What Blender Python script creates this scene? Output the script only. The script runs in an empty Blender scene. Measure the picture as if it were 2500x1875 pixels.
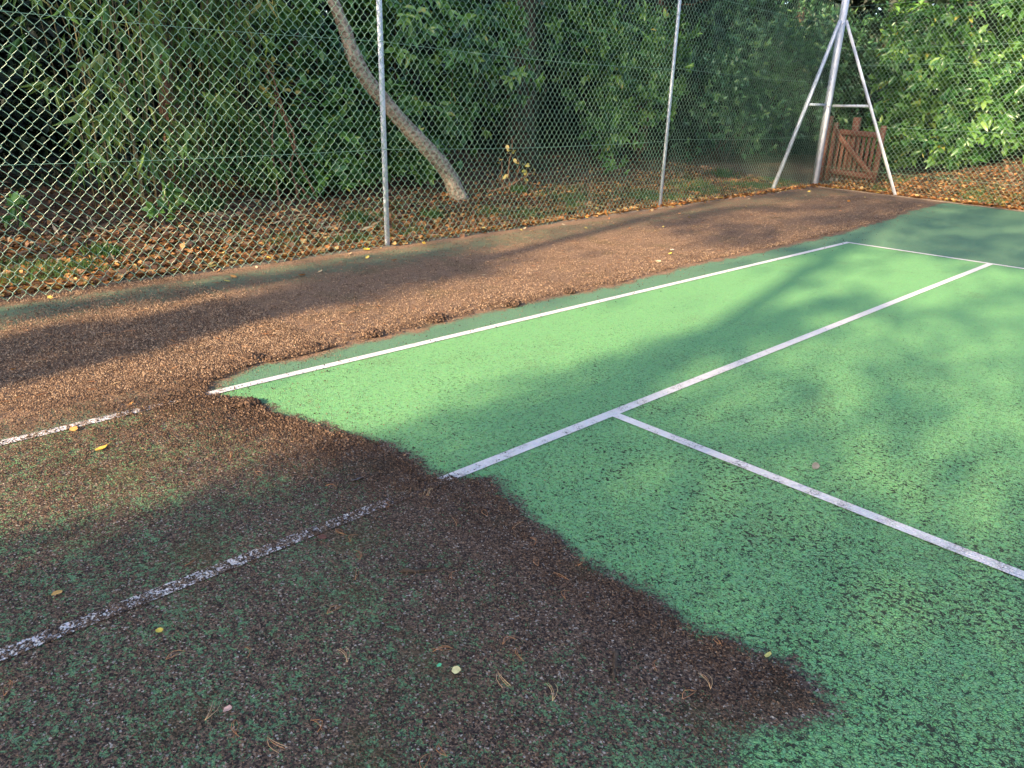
import bpy, math, random
import numpy as np
from mathutils import Vector, Matrix

rng = np.random.default_rng(11)
random.seed(11)
SC = bpy.context.scene
COL = SC.collection

# ------------------------------------------------------------------ camera
CAM = np.array([3.182, -7.83, 1.27])
yaw, pitch, roll = math.radians(-46.2405), math.radians(20.9955), math.radians(1.6163)
f = np.array([math.sin(yaw) * math.cos(pitch), math.cos(yaw) * math.cos(pitch), -math.sin(pitch)])
r0 = np.array([math.cos(yaw), -math.sin(yaw), 0.0])
u0 = np.cross(r0, f)
r = math.cos(roll) * r0 + math.sin(roll) * u0
u = -math.sin(roll) * r0 + math.cos(roll) * u0
cd = bpy.data.cameras.new('camera')
cam = bpy.data.objects.new('camera', cd)
COL.objects.link(cam)
cam.matrix_world = Matrix(((r[0], u[0], -f[0], CAM[0]), (r[1], u[1], -f[1], CAM[1]), (r[2], u[2], -f[2], CAM[2]), (0, 0, 0, 1)))
cd.sensor_width = 36.0
cd.lens = 1787.0 / 2500 * 36
cd.clip_end = 400
cd.clip_start = 0.05
SC.camera = cam

# ------------------------------------------------------------------ light
SUN_EL = math.radians(25)
SUN_TRAVEL = np.array([-0.19, 0.98, 0.0]); SUN_TRAVEL /= np.linalg.norm(SUN_TRAVEL)
world = bpy.data.worlds.new('World'); SC.world = world; world.use_nodes = True
wn = world.node_tree
bg = wn.nodes['Background']
sky = wn.nodes.new('ShaderNodeTexSky'); sky.sky_type = 'NISHITA'; sky.sun_disc = False
sky.sun_elevation = SUN_EL
sky.sun_rotation = math.atan2(-SUN_TRAVEL[0], -SUN_TRAVEL[1])
sky.air_density = 1.0; sky.dust_density = 1.5; sky.ozone_density = 1.0
wn.links.new(sky.outputs[0], bg.inputs[0]); bg.inputs[1].default_value = 0.15
sl = bpy.data.lights.new('sun', 'SUN'); sl.energy = 4.2; sl.angle = math.radians(0.53); sl.color = (1.0, 0.80, 0.50)
sun = bpy.data.objects.new('sun', sl); COL.objects.link(sun)
sd = Vector((SUN_TRAVEL[0] * math.cos(SUN_EL), SUN_TRAVEL[1] * math.cos(SUN_EL), -math.sin(SUN_EL)))
sun.rotation_euler = sd.to_track_quat('-Z', 'Y').to_euler()
sun.location = (6, -20, 12)
vs = SC.view_settings
vs.view_transform = 'Standard'; vs.look = 'None'; vs.gamma = 1; vs.use_curve_mapping = False
vs.exposure = 1.72
SC.cycles.max_bounces = 6; SC.cycles.diffuse_bounces = 3; SC.cycles.transparent_max_bounces = 6

# ------------------------------------------------------------------ helpers: objects
def tag(o, label=None, cat=None, group=None, kind=None):
    if label: o['label'] = label
    if cat: o['category'] = cat
    if group: o['group'] = group
    if kind: o['kind'] = kind
    return o

def mesh_np(name, V, F, mat=None, attrs=None, smooth=False):
    """V (n,3), F list of arrays (m,k) of equal-k faces"""
    me = bpy.data.meshes.new(name)
    V = np.asarray(V, np.float32)
    if not isinstance(F, list): F = [F]
    F = [np.asarray(a, np.int32) for a in F if len(a)]
    nl = sum(a.size for a in F); npoly = sum(len(a) for a in F)
    me.vertices.add(len(V)); me.vertices.foreach_set('co', V.ravel())
    me.loops.add(nl); me.loops.foreach_set('vertex_index', np.concatenate([a.ravel() for a in F]))
    me.polygons.add(npoly)
    tot = np.concatenate([np.full(len(a), a.shape[1], np.int32) for a in F])
    st = np.concatenate([[0], np.cumsum(tot)[:-1]]).astype(np.int32)
    me.polygons.foreach_set('loop_start', st)
    me.polygons.foreach_set('loop_total', tot)
    if smooth: me.polygons.foreach_set('use_smooth', np.ones(npoly, bool))
    for k, v in (attrs or {}).items():
        a = me.attributes.new(k, 'FLOAT', 'POINT'); a.data.foreach_set('value', np.asarray(v, np.float32))
    me.update(calc_edges=True)
    if mat: me.materials.append(mat)
    return me

def obj(name, me, parent=None, loc=None):
    o = bpy.data.objects.new(name, me); COL.objects.link(o)
    if parent: o.parent = parent
    if loc is not None: o.location = loc
    return o

def thing(name, label, cat, loc=(0, 0, 0), group=None):
    o = bpy.data.objects.new(name, None); COL.objects.link(o); o.location = loc; o.empty_display_size = .1
    return tag(o, label, cat, group)

class MB:
    def __init__(s): s.v = []; s.f = {}; s.n = 0; s.a = []
    def add(s, V, F, a=0.5):
        V = np.asarray(V, float)
        s.v.append(V); s.a.append(np.full(len(V), a))
        for fc in F: s.f.setdefault(len(fc), []).append([i + s.n for i in fc])
        s.n += len(V)
    def box(s, c, size, R=None, a=0.5, taper=None):
        x, y, z = np.array(size) / 2.0
        V = np.array([[sx * x, sy * y, sz * z] for sz in (-1, 1) for sy in (-1, 1) for sx in (-1, 1)], float)
        if R is not None: V = V @ np.asarray(R).T
        s.add(V + np.array(c), [(0, 2, 3, 1), (4, 5, 7, 6), (0, 1, 5, 4), (2, 6, 7, 3), (0, 4, 6, 2), (1, 3, 7, 5)], a)
    def prism(s, poly, z0, z1, M=None, a=.5):
        n = len(poly)
        V = np.array([[p[0], p[1], z0] for p in poly] + [[p[0], p[1], z1] for p in poly], float)
        if M is not None: V = V @ np.asarray(M)[:3, :3].T + np.asarray(M)[:3, 3]
        s.add(V, [tuple(range(n))[::-1], tuple(range(n, 2 * n))] + [(i, (i + 1) % n, n + (i + 1) % n, n + i) for i in range(n)], a)
    def tube(s, P, R, k=6, cap=True, a=.5, wob=0.0):
        P = np.asarray(P, float); n = len(P); R = np.broadcast_to(R, (n,))
        T = np.gradient(P, axis=0); T /= np.linalg.norm(T, axis=1)[:, None] + 1e-9
        ref = np.array([0.3, 0.2, 1.0]) if abs(T[:, 2]).mean() < .8 else np.array([1.0, .15, 0.1])
        A = np.cross(T, ref); A /= np.linalg.norm(A, axis=1)[:, None] + 1e-9
        B = np.cross(T, A)
        th = np.arange(k) * 2 * math.pi / k
        rr = R[:, None] * (1 + wob * rng.normal(size=(n, k)))
        V = P[:, None] + rr[..., None] * (np.cos(th)[None, :, None] * A[:, None] + np.sin(th)[None, :, None] * B[:, None])
        F = [(i * k + j, i * k + (j + 1) % k, (i + 1) * k + (j + 1) % k, (i + 1) * k + j) for i in range(n - 1) for j in range(k)]
        if cap: F += [tuple(range(k))[::-1], tuple(range((n - 1) * k, n * k))]
        s.add(V.reshape(-1, 3), F, a)
    def mesh(s, name, mat, smooth=False):
        return mesh_np(name, np.concatenate(s.v), [np.array(x) for x in s.f.values()], mat, {'rnd': np.concatenate(s.a)}, smooth)
    def build(s, name, mat, parent=None, smooth=False):
        return obj(name, s.mesh(name, mat, smooth), parent)

def frames(d, n):
    """d (N,3) axis along the leaf, n approx normal -> (N,3,3) rows: along, across, normal"""
    d = d / (np.linalg.norm(d, axis=1)[:, None] + 1e-9)
    b = np.cross(n, d); b /= np.linalg.norm(b, axis=1)[:, None] + 1e-9
    n2 = np.cross(d, b)
    return np.stack([d, b, n2], 1)

def scatter(tv, tf, Fr, pos, scl, rnd):
    """many copies of a template: returns V, F(list), attrs"""
    tv = np.asarray(tv, float); N = len(pos); k = len(tv)
    S = np.broadcast_to(np.asarray(scl, float), (N, 3))
    L = tv[None] * S[:, None]
    V = np.einsum('nki,nij->nkj', L, Fr) + pos[:, None]
    F = []
    for a in tf:
        a = np.asarray(a)
        F.append((a[None] + (np.arange(N) * k)[:, None, None]).reshape(-1, a.shape[1]))
    return V.reshape(-1, 3), F, {'rnd': np.repeat(rnd, k)}

# leaf templates: x along (0..1), y across (+-.5), z normal
def leaf_tpl(curve=.12, fold=.10, wpos=(.28, .68), wid=(.42, .46)):
    a, b = wpos; wa, wb = wid
    z = lambda x: -curve * x * x
    V = [(0, 0, 0), (a, wa, z(a) + fold), (a, 0, z(a)), (a, -wa, z(a) + fold), (b, wb * .9, z(b) + fold), (b, 0, z(b)), (b, -wb * .9, z(b) + fold), (1, 0, z(1))]
    T = [(0, 2, 1), (0, 3, 2), (4, 5, 7), (5, 6, 7)]
    Q = [(1, 2, 5, 4), (2, 3, 6, 5)]
    return np.array(V), [np.array(T), np.array(Q)]
LAUREL = leaf_tpl()
DROOP = leaf_tpl(curve=.35, fold=.12)
LANCE = leaf_tpl(curve=.30, fold=.06, wpos=(.2, .6), wid=(.5, .38))
FLAT4 = (np.array([(0, 0, 0), (.45, .5, .10), (1, 0, -.02), (.45, -.5, .06)]), [np.array([(0, 1, 2, 3)])])
DRY = (np.array([(0, 0, .02), (.3, .48, .16), (.35, 0, 0), (.3, -.48, .10), (.75, .38, .05), (.8, 0, .02), (.72, -.36, .20), (1, .05, .12)]),
       [np.array([(0, 2, 1), (0, 3, 2), (4, 5, 7), (5, 6, 7)]), np.array([(1, 2, 5, 4), (2, 3, 6, 5)])])

def rand_dirs(N):
    v = rng.normal(size=(N, 3)); return v / np.linalg.norm(v, axis=1)[:, None]

# ------------------------------------------------------------------ helpers: materials
def N(nt, typ, **kw):
    n = nt.nodes.new(typ)
    for k, v in kw.items(): setattr(n, k, v)
    return n
def newmat(name):
    m = bpy.data.materials.new(name); m.use_nodes = True
    nt = m.node_tree; return m, nt, nt.nodes['Principled BSDF'], nt.links
def val(nt, op, a, b=None, c=None, clamp=False):
    n = N(nt, 'ShaderNodeMath', operation=op, use_clamp=clamp)
    for i, x in enumerate((a, b, c)):
        if x is None: continue
        if isinstance(x, (int, float)): n.inputs[i].default_value = x
        else: nt.links.new(x, n.inputs[i])
    return n.outputs[0]
def mixc(nt, fac, a, b, blend='MIX'):
    n = N(nt, 'ShaderNodeMix', data_type='RGBA', blend_type=blend)
    for i, x in ((0, fac), (6, a), (7, b)):
        if isinstance(x, (int, float)): n.inputs[i].default_value = x
        elif isinstance(x, tuple): n.inputs[i].default_value = (*x, 1)
        else: nt.links.new(x, n.inputs[i])
    return n.outputs[2]
def ramp(nt, fac, stops, interp='LINEAR'):
    n = N(nt, 'ShaderNodeValToRGB'); cr = n.color_ramp; cr.interpolation = interp
    while len(cr.elements) < len(stops): cr.elements.new(.5)
    for e, (p, c) in zip(cr.elements, stops): e.position = p; e.color = (*c, 1) if len(c) == 3 else c
    nt.links.new(fac, n.inputs[0]); return n.outputs[0]
def noise(nt, vec, scale, detail=2, rough=.5, dist=0):
    n = N(nt, 'ShaderNodeTexNoise'); n.inputs['Scale'].default_value = scale; n.inputs['Detail'].default_value = detail
    n.inputs['Roughness'].default_value = rough; n.inputs['Distortion'].default_value = dist
    if vec is not None: nt.links.new(vec, n.inputs['Vector'])
    return n.outputs[0]
def smooth(nt, x, lo, hi):
    n = N(nt, 'ShaderNodeMapRange', interpolation_type='SMOOTHSTEP')
    nt.links.new(x, n.inputs[0]); n.inputs[1].default_value = lo; n.inputs[2].default_value = hi
    return n.outputs[0]
def attr(nt, name):
    n = N(nt, 'ShaderNodeAttribute'); n.attribute_name = name; return n.outputs['Fac']
def pos(nt):
    return N(nt, 'ShaderNodeNewGeometry').outputs['Position']
def scalev(nt, v, s):
    n = N(nt, 'ShaderNodeMapping'); n.inputs['Scale'].default_value = s; nt.links.new(v, n.inputs[0]); return n.outputs[0]
def bump(nt, bsdf, h, strength, dist):
    b = N(nt, 'ShaderNodeBump'); b.inputs['Strength'].default_value = strength; b.inputs['Distance'].default_value = dist
    nt.links.new(h, b.inputs['Height']); nt.links.new(b.outputs[0], bsdf.inputs['Normal'])

def leaf_mat(name, stops, rough=.38, trans=.25, spec=.5):
    m, nt, b, L = newmat(name)
    rn = attr(nt, 'rnd')
    nz = noise(nt, pos(nt), 9, 2)
    rr = val(nt, 'ADD', rn, val(nt, 'MULTIPLY', val(nt, 'SUBTRACT', nz, .5), .35), clamp=True)
    c = ramp(nt, rr, stops)
    L.new(c, b.inputs['Base Color']); b.inputs['Roughness'].default_value = rough
    b.inputs['Specular IOR Level'].default_value = spec
    if trans > 0:
        t = N(nt, 'ShaderNodeBsdfTranslucent'); L.new(mixc(nt, 1.0, c, (1.0, 1.0, .45), 'MULTIPLY'), t.inputs[0])
        mx = N(nt, 'ShaderNodeMixShader'); mx.inputs[0].default_value = trans
        L.new(b.outputs[0], mx.inputs[1]); L.new(t.outputs[0], mx.inputs[2])
        L.new(mx.outputs[0], nt.nodes['Material Output'].inputs[0])
    return m

def court_mat(name, paint, worn, kind):
    """painted porous macadam, with moss showing where the 'moss' attribute is high"""
    m, nt, b, L = newmat(name)
    P = pos(nt)
    n_big = noise(nt, P, 1.1, 3)
    n_mid = noise(nt, P, 14, 3, .6)
    n_f = noise(nt, P, 95, 3, .65)
    n_s = noise(nt, P, 230, 1)
    wn_ = N(nt, 'ShaderNodeTexNoise'); wn_.inputs['Scale'].default_value = 60; wn_.inputs['Detail'].default_value = 2; L.new(P, wn_.inputs['Vector'])
    wv = N(nt, 'ShaderNodeVectorMath', operation='MULTIPLY_ADD'); L.new(wn_.outputs['Color'], wv.inputs[0]); wv.inputs[1].default_value = (.016, .016, .016); L.new(P, wv.inputs[2])
    vor = N(nt, 'ShaderNodeTexVoronoi', feature='DISTANCE_TO_EDGE'); vor.inputs['Scale'].default_value = 125
    L.new(wv.outputs[0], vor.inputs['Vector'])
    vc = N(nt, 'ShaderNodeTexVoronoi'); vc.inputs['Scale'].default_value = 125; L.new(wv.outputs[0], vc.inputs['Vector'])
    edge = vor.outputs[0]
    wear = attr(nt, 'wear')
    # dark pits between stones
    crack = val(nt, 'MULTIPLY', val(nt, 'SUBTRACT', 1.0, smooth(nt, edge, .02, .14)), smooth(nt, val(nt, 'ADD', n_f, val(nt, 'MULTIPLY', wear, .09)), .52, .66))
    blob_n = noise(nt, P, 76, 2.5, .65, .4)
    blob = smooth(nt, val(nt, 'ADD', val(nt, 'ADD', blob_n, val(nt, 'MULTIPLY', wear, .085)), val(nt, 'MULTIPLY', val(nt, 'SUBTRACT', noise(nt, P, 3.2, 3), .5), .30)), .655, .70)
    bl2 = smooth(nt, val(nt, 'ADD', noise(nt, P, 24, 4, .65), val(nt, 'MULTIPLY', wear, .13)), .735, .79)
    pit = val(nt, 'MAXIMUM', val(nt, 'MAXIMUM', crack, blob), val(nt, 'MULTIPLY', bl2, smooth(nt, n_f, .35, .6)))
    if kind == 'line': pit = val(nt, 'MULTIPLY', pit, smooth(nt, n_mid, .42, .7))
    tint = mixc(nt, val(nt, 'MULTIPLY', val(nt, 'ADD', n_mid, val(nt, 'MULTIPLY', n_big, .8)), .6), tuple(paint), tuple(worn))
    # stone to stone variation
    tint = mixc(nt, .14, tint, vc.outputs['Color'], 'SOFT_LIGHT')
    pitc = mixc(nt, n_mid, (.010, .013, .014), (.035, .028, .022))
    col = mixc(nt, val(nt, 'MULTIPLY', pit, .93), tint, pitc)
    # brown film of dust left in places
    film = val(nt, 'MULTIPLY', smooth(nt, noise(nt, P, 2.3, 5, .65), .54, .72), .28 if kind != 'line' else .10)
    col = mixc(nt, val(nt, 'MULTIPLY', film, smooth(nt, n_f, .35, .6)), col, (.11, .075, .045))
    # moss
    moss = attr(nt, 'moss')
    sm = noise(nt, scalev(nt, P, (5.5, 16, 1)), 1, 4, .7)
    streak = noise(nt, scalev(nt, P, (14, 46, 1)), 1, 3, .6)
    patch = noise(nt, P, 5.5, 4, .6)
    mix_n = val(nt, 'ADD', val(nt, 'ADD', val(nt, 'MULTIPLY', noise(nt, P, 165, 2, .6), 1.15), val(nt, 'MULTIPLY', noise(nt, P, 60, 2, .6), .8)), val(nt, 'MULTIPLY', patch, .55))
    mix_n = val(nt, 'SUBTRACT', mix_n, 1.25 - .5)         # centred on .5
    mix_n = val(nt, 'ADD', mix_n, val(nt, 'MULTIPLY', val(nt, 'SUBTRACT', streak, .5), .5))
    moss_l = val(nt, 'MULTIPLY', moss, .95) if kind == 'line' else moss
    mfac = smooth(nt, val(nt, 'SUBTRACT', val(nt, 'ADD', moss_l, val(nt, 'MULTIPLY', val(nt, 'SUBTRACT', sm, .5), .22)), mix_n), -.09, .10)
    gcol = N(nt, 'ShaderNodeTexVoronoi'); gcol.inputs['Scale'].default_value = 210; L.new(P, gcol.inputs['Vector'])
    sep = N(nt, 'ShaderNodeSeparateColor'); L.new(gcol.outputs['Color'], sep.inputs[0])
    mcol = ramp(nt, sep.outputs[0], [(0, (.016, .010, .009)), (.35, (.062, .040, .033)), (.65, (.145, .088, .062)), (.92, (.235, .15, .105)), (1, (.45, .39, .34))])
    dryness = attr(nt, 'dry')
    mcol = mixc(nt, dryness, mcol, mixc(nt, .6, mcol, (.40, .235, .145)))
    mcol = mixc(nt, val(nt, 'MULTIPLY', smooth(nt, noise(nt, P, 3.1, 3), .52, .72), .35), mcol, (.085, .075, .022))
    dirt = smooth(nt, moss, .25, .5)
    col = mixc(nt, val(nt, 'MULTIPLY', dirt, .42 if kind != 'line' else .0), col, mixc(nt, dryness, (.11, .10, .085), (.24, .19, .13)))
    col = mixc(nt, mfac, col, mcol)
    L.new(col, b.inputs['Base Color'])
    b.inputs['Roughness'].default_value = .82
    b.inputs['Specular IOR Level'].default_value = .25
    hp = val(nt, 'SUBTRACT', val(nt, 'MULTIPLY', smooth(nt, edge, 0, .35), .5), val(nt, 'MULTIPLY', pit, .8))
    hm = val(nt, 'ADD', val(nt, 'MULTIPLY', n_f, 2.4), n_s)
    h = val(nt, 'ADD', val(nt, 'MULTIPLY', hp, val(nt, 'SUBTRACT', 1.0, mfac)), val(nt, 'MULTIPLY', val(nt, 'ADD', hm, .4), mfac))
    bump(nt, b, h, .75, .008)
    return m

def simple_mat(name, c1, c2, scale=20, rough=.8, bumpd=.004, detail=4, metal=0.0, strength=.5, stretch=None, spec=.4):
    m, nt, b, L = newmat(name)
    P = N(nt, 'ShaderNodeTexCoord').outputs['Object']
    if stretch: P = scalev(nt, P, stretch)
    n = noise(nt, P, scale, detail, .6)
    f_ = smooth(nt, n, .3, .7)
    L.new(mixc(nt, f_, tuple(c1), tuple(c2)), b.inputs['Base Color'])
    b.inputs['Roughness'].default_value = rough; b.inputs['Metallic'].default_value = metal; b.inputs['Specular IOR Level'].default_value = spec
    if bumpd: bump(nt, b, n, strength, bumpd)
    return m

M = {}
M['play'] = court_mat('green court paint', (.190, .420, .165), (.160, .345, .155), 'paint')
M['run'] = court_mat('dark green court paint', (.125, .255, .150), (.115, .200, .125), 'paint')
M['line'] = court_mat('white line paint', (.78, .73, .74), (.64, .58, .58), 'line')
M['steel'] = simple_mat('galvanised steel', (.42, .44, .52), (.62, .64, .73), 26, .5, .001, 5, .1, .3, (1, 1, .25), .5)
M['wire'] = simple_mat('green coated wire', (.10, .22, .155), (.19, .325, .245), 30, .32, 0, spec=.8)
M['gate'] = simple_mat('brown stained wood', (.10, .040, .028), (.175, .072, .050), 9, .75, .003, 5, 0, .6, (6, 6, .7))
M['gate_end'] = simple_mat('weathered wood ends', (.16, .12, .10), (.26, .20, .17), 12, .85, .003)
M['soil'] = simple_mat('leaf mould soil', (.045, .026, .016), (.12, .066, .038), 7, .95, .03, 6)
M['kerb'] = simple_mat('mossy concrete edging', (.12, .085, .06), (.21, .16, .12), 18, .9, .006)
M['clod'] = leaf_mat('moss crumbs', [(0, (.020, .013, .010)), (.4, (.078, .047, .034)), (.75, (.19, .115, .077)), (1, (.37, .25, .17))], .95, 0, .15)
M['bark'] = simple_mat('pale grey brown bark', (.085, .06, .045), (.36, .30, .26), 22, .9, .02, 7, 0, 1.0, (1, 1, 1.6))
M['bark_dark'] = simple_mat('dark rough bark', (.030, .020, .014), (.11, .072, .05), 11, .95, .03, 5, 0, .9, (2.5, 2.5, .6))
M['bark_red'] = simple_mat('reddish bark', (.10, .05, .032), (.20, .11, .075), 12, .9, .01, 5, 0, .7, (2, 2, .6))
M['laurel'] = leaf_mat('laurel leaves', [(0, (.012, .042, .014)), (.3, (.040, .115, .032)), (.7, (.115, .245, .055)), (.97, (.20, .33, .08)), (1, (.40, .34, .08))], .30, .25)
M['laurel_lit'] = leaf_mat('glossy sun brightened laurel leaves', [(0, (.025, .085, .025)), (.4, (.070, .18, .045)), (.8, (.15, .29, .065)), (.965, (.24, .36, .08)), (1, (.55, .46, .08))], .27, .28)  # lit copy of the laurel: hedge sunlight is partly put into these brighter greens
M['small'] = leaf_mat('small dark evergreen leaves', [(0, (.010, .036, .018)), (.4, (.036, .105, .050)), (.85, (.10, .205, .08)), (1, (.16, .25, .08))], .36, .2)
M['ivy'] = leaf_mat('ivy leaves', [(0, (.014, .030, .014)), (.4, (.030, .055, .024)), (.7, (.06, .06, .032)), (1, (.13, .085, .05))], .5, .15)
M['bamboo'] = leaf_mat('bamboo leaves', [(0, (.045, .115, .032)), (.5, (.10, .205, .048)), (.85, (.21, .30, .075)), (1, (.48, .42, .16))], .42, .32)
M['culm'] = leaf_mat('bamboo canes', [(0, (.04, .035, .018)), (.6, (.10, .08, .036)), (1, (.16, .125, .06))], .55, 0)
M['dark_wood'] = leaf_mat('shaded woodland leaves', [(0, (.004, .011, .007)), (.6, (.009, .024, .011)), (1, (.02, .04, .015))], .5, .2)  # greens pushed near black, so deep shade is part of the leaf colour
M['litter'] = leaf_mat('fallen leaves', [(0, (.13, .055, .026)), (.3, (.28, .115, .045)), (.6, (.46, .20, .070)), (.82, (.56, .33, .14)), (.95, (.62, .46, .20)), (1, (.70, .52, .11))], .7, .2, .3)
M['litter_dark'] = leaf_mat('old brown leaves', [(0, (.05, .026, .018)), (.5, (.12, .062, .040)), (1, (.24, .14, .09))], .8, .1, .25)
M['straw'] = leaf_mat('dry bamboo leaves', [(0, (.16, .10, .06)), (.5, (.29, .20, .125)), (1, (.45, .35, .24))], .75, .15, .3)
M['grass'] = leaf_mat('grass blades', [(0, (.035, .095, .032)), (.55, (.075, .165, .045)), (1, (.20, .24, .075))], .55, .3, .4)
M['needle'] = leaf_mat('orange pine needles', [(0, (.22, .085, .035)), (.6, (.40, .18, .075)), (1, (.52, .36, .20))], .6, 0, .4)
M['yellow_leaf'] = leaf_mat('young yellow leaves', [(0, (.17, .18, .045)), (.6, (.33, .28, .08)), (1, (.45, .33, .13))], .5, .3)

# ------------------------------------------------------------------ places
FA = np.array([-2.51, -4.01]); FB = np.array([-3.07, 5.65])          # side fence line
FD = (FB - FA) / np.linalg.norm(FB - FA)
BD = np.array([1.59, -.275]); BD /= np.linalg.norm(BD)              # back fence line, from the corner
EDGE = np.array([(-2.22, -14.), (-2.32, -9.0), (-2.40, -7.06), (-2.46, -5.0), (-2.50, -4.05), (-2.72, .34), (-2.86, 4.0), (-2.93, 5.45), (-2.70, 5.50), (-1.48, 5.33), (.35, 5.10), (4.0, 4.6), (12.0, 3.4)])
CORNER = np.array([-3.07, 5.65])

def side_x(y): return FA[0] + (y - FA[1]) * FD[0] / FD[1]
def back_y(x): return CORNER[1] + (x - CORNER[0]) * BD[1] / BD[0]

def terrain_z(x, y):
    x = np.asarray(x, float); y = np.asarray(y, float)
    ds = np.maximum(0, side_x(y) - x - .3)           # distance beyond the side fence
    db = np.maximum(0, y - back_y(x) - .25)
    zs = .17 * np.tanh(ds / 2.2) + .02 * ds * (ds > 0)
    rise = np.clip((x + 2.6) / 2.2, 0, 1)
    zb = (.10 + .48 * rise) * np.tanh(db / 1.3)
    out = (x < side_x(y)) | (y > back_y(x))
    n = .035 * (np.sin(x * 2.3 + y * 1.1) * np.sin(y * 1.7 - x * .6) + .5 * np.sin(x * 5.1 - y * 3.3))
    return np.where(out, np.maximum(zs, zb) + n * np.minimum(1, np.maximum(ds, db) * 1.2), 0) - .012

# ------------------------------------------------------------------ moss map
BND = np.array([(-.80, 6.0), (-.70, 4.4), (-.62, 3.45), (-.41, 1.89), (-.33, .6), (-.29, -.71), (-.33, -2.3), (-.22, -3.78), (-.25, -4.59), (-.23, -5.19), (-.22, -5.69), (-.20, -6.13), (-.20, -6.41),
                (-.11, -6.61), (.02, -6.72), (.23, -6.59), (.44, -6.58), (.67, -6.49), (.98, -6.40), (1.17, -6.38), (1.32, -6.40), (1.46, -6.27), (1.56, -6.32), (1.71, -6.35), (1.94, -6.38), (2.06, -6.41),
                (2.24, -6.38), (2.36, -6.41), (2.52, -6.37), (2.63, -6.35), (2.70, -6.39), (2.75, -6.40), (2.71, -6.47), (2.66, -6.57), (2.69, -6.71), (2.74, -7.1), (2.8, -8.2), (2.8, -14)])
def poly_sd(x, y, poly):
    """distance to polyline and inside test of the closed polygon poly+right side"""
    d = np.full(x.shape, 1e9)
    for a, b in zip(poly[:-1], poly[1:]):
        ab = b - a; t = np.clip(((x - a[0]) * ab[0] + (y - a[1]) * ab[1]) / (ab @ ab), 0, 1)
        d = np.minimum(d, np.hypot(x - a[0] - t * ab[0], y - a[1] - t * ab[1]))
    full = np.vstack([poly, [(60, -14), (60, 6)]])
    ins = np.zeros(x.shape, bool)
    for a, b in zip(full, np.roll(full, -1, 0)):
        c = ((a[1] > y) != (b[1] > y)) & (x < (b[0] - a[0]) * (y - a[1]) / (b[1] - a[1] + 1e-12) + a[0])
        ins ^= c
    return np.where(ins, d, -d)          # positive = washed
def sstep(x, a, b):
    t = np.clip((x - a) / (b - a), 0, 1); return t * t * (3 - 2 * t)
def moss_map(x, y):
    x = np.asarray(x, float); y = np.asarray(y, float)
    q = x * .94 + y * .34; w = y - .3 * x
    low = sstep(x, -.1, .15)
    s = poly_sd(x, y, BND)
    s = s + low * (.010 * np.sin(q * 37 + 2 * np.sin(w * 9)) + .009 * np.sin(q * 83 + 1 + 2 * np.sin(w * 21)) + .009 * np.sin(q * 171 + 3 * np.sin(w * 45)) + .010 * np.sin(x * 11))
    s = s + (1 - low) * (.022 * np.sin(y * 5.3 + 3 * np.sin(y * 2.1)) + .015 * np.sin(y * 17 + 4 * np.sin(y * 3.7) + x * 9) + .012 * np.sin(y * 47 + x * 30 + 3 * np.sin(y * 11)))
    depth = -s
    strip = sstep(-x, .0, .5)                              # runoff side of the doubles line
    body = .60 + .28 * np.exp(-np.maximum(depth, 0) / .16) # foreground, thick near the washed edge
    body = body + .10 * sstep(-y, 6.9, 6.5)
    bs = .45 + .50 * sstep(x + .02 * y, -2.2, -1.35)
    bs = bs - .08 * sstep(-y, 6.6, 7.4) + .35 * sstep(-x - .05 * (y + 7), 2.15, 2.32)
    bs = bs + .14 * sstep(y, -4.5, 0)
    near_edge = .97 * np.exp(-np.maximum(depth, 0) / .35)
    val_ = np.where(strip > .5, np.maximum(bs, near_edge * .95), body)
    val_ = val_ * (1 - strip) * (1 - 0) + val_ * strip
    m = val_ * sstep(depth, -.15, .07) * (1 - .42 * sstep(x, 2.25, 2.72) * sstep(-y, 6.45, 6.75))
    m -= .16 * np.exp(-((x - .02) / .06) ** 2) * sstep(-y, 6.95, 7.1) + .16 * np.exp(-np.maximum(s, 0) / .14) * (s > 0)
    # a smear left on the far playing area and along the far kerb
    m += .25 * np.exp(-((x - .75) / .35) ** 2 - ((y + .9 + .3 * (x - .7)) / .08) ** 2)
    m += .5 * sstep(y - back_y(x), -.35, -.1)
    return m
def attrs_at(V):
    x, y = V[:, 0], V[:, 1]
    d = np.hypot(x - 3.0, y + 5.9)
    wear = np.clip(1.25 - d / 2.2, -.55, 1.1)
    dry = sstep(-x + .12 * (y + 7), -.4, .25) * (.85 - .35 * sstep(y, -3, 1.5))
    return {'moss': moss_map(x, y), 'wear': wear, 'dry': dry}

def grid_sheet(name, poly_fn, x0, x1, y0, y1, hx, hy, z, mat):
    nx = int(round((x1 - x0) / hx)) + 1; ny = int(round((y1 - y0) / hy)) + 1
    X, Y = np.meshgrid(np.linspace(x0, x1, nx), np.linspace(y0, y1, ny))
    V = np.stack([X.ravel(), Y.ravel(), np.full(X.size, z)], 1)
    i = (np.arange(ny - 1)[:, None] * nx + np.arange(nx - 1)[None]).ravel()
    F = np.stack([i, i + 1, i + nx + 1, i + nx], 1)
    if poly_fn is not None: V, F = poly_fn(V, F)
    return obj(name, mesh_np(name, V, F, mat, attrs_at(V)))

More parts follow.
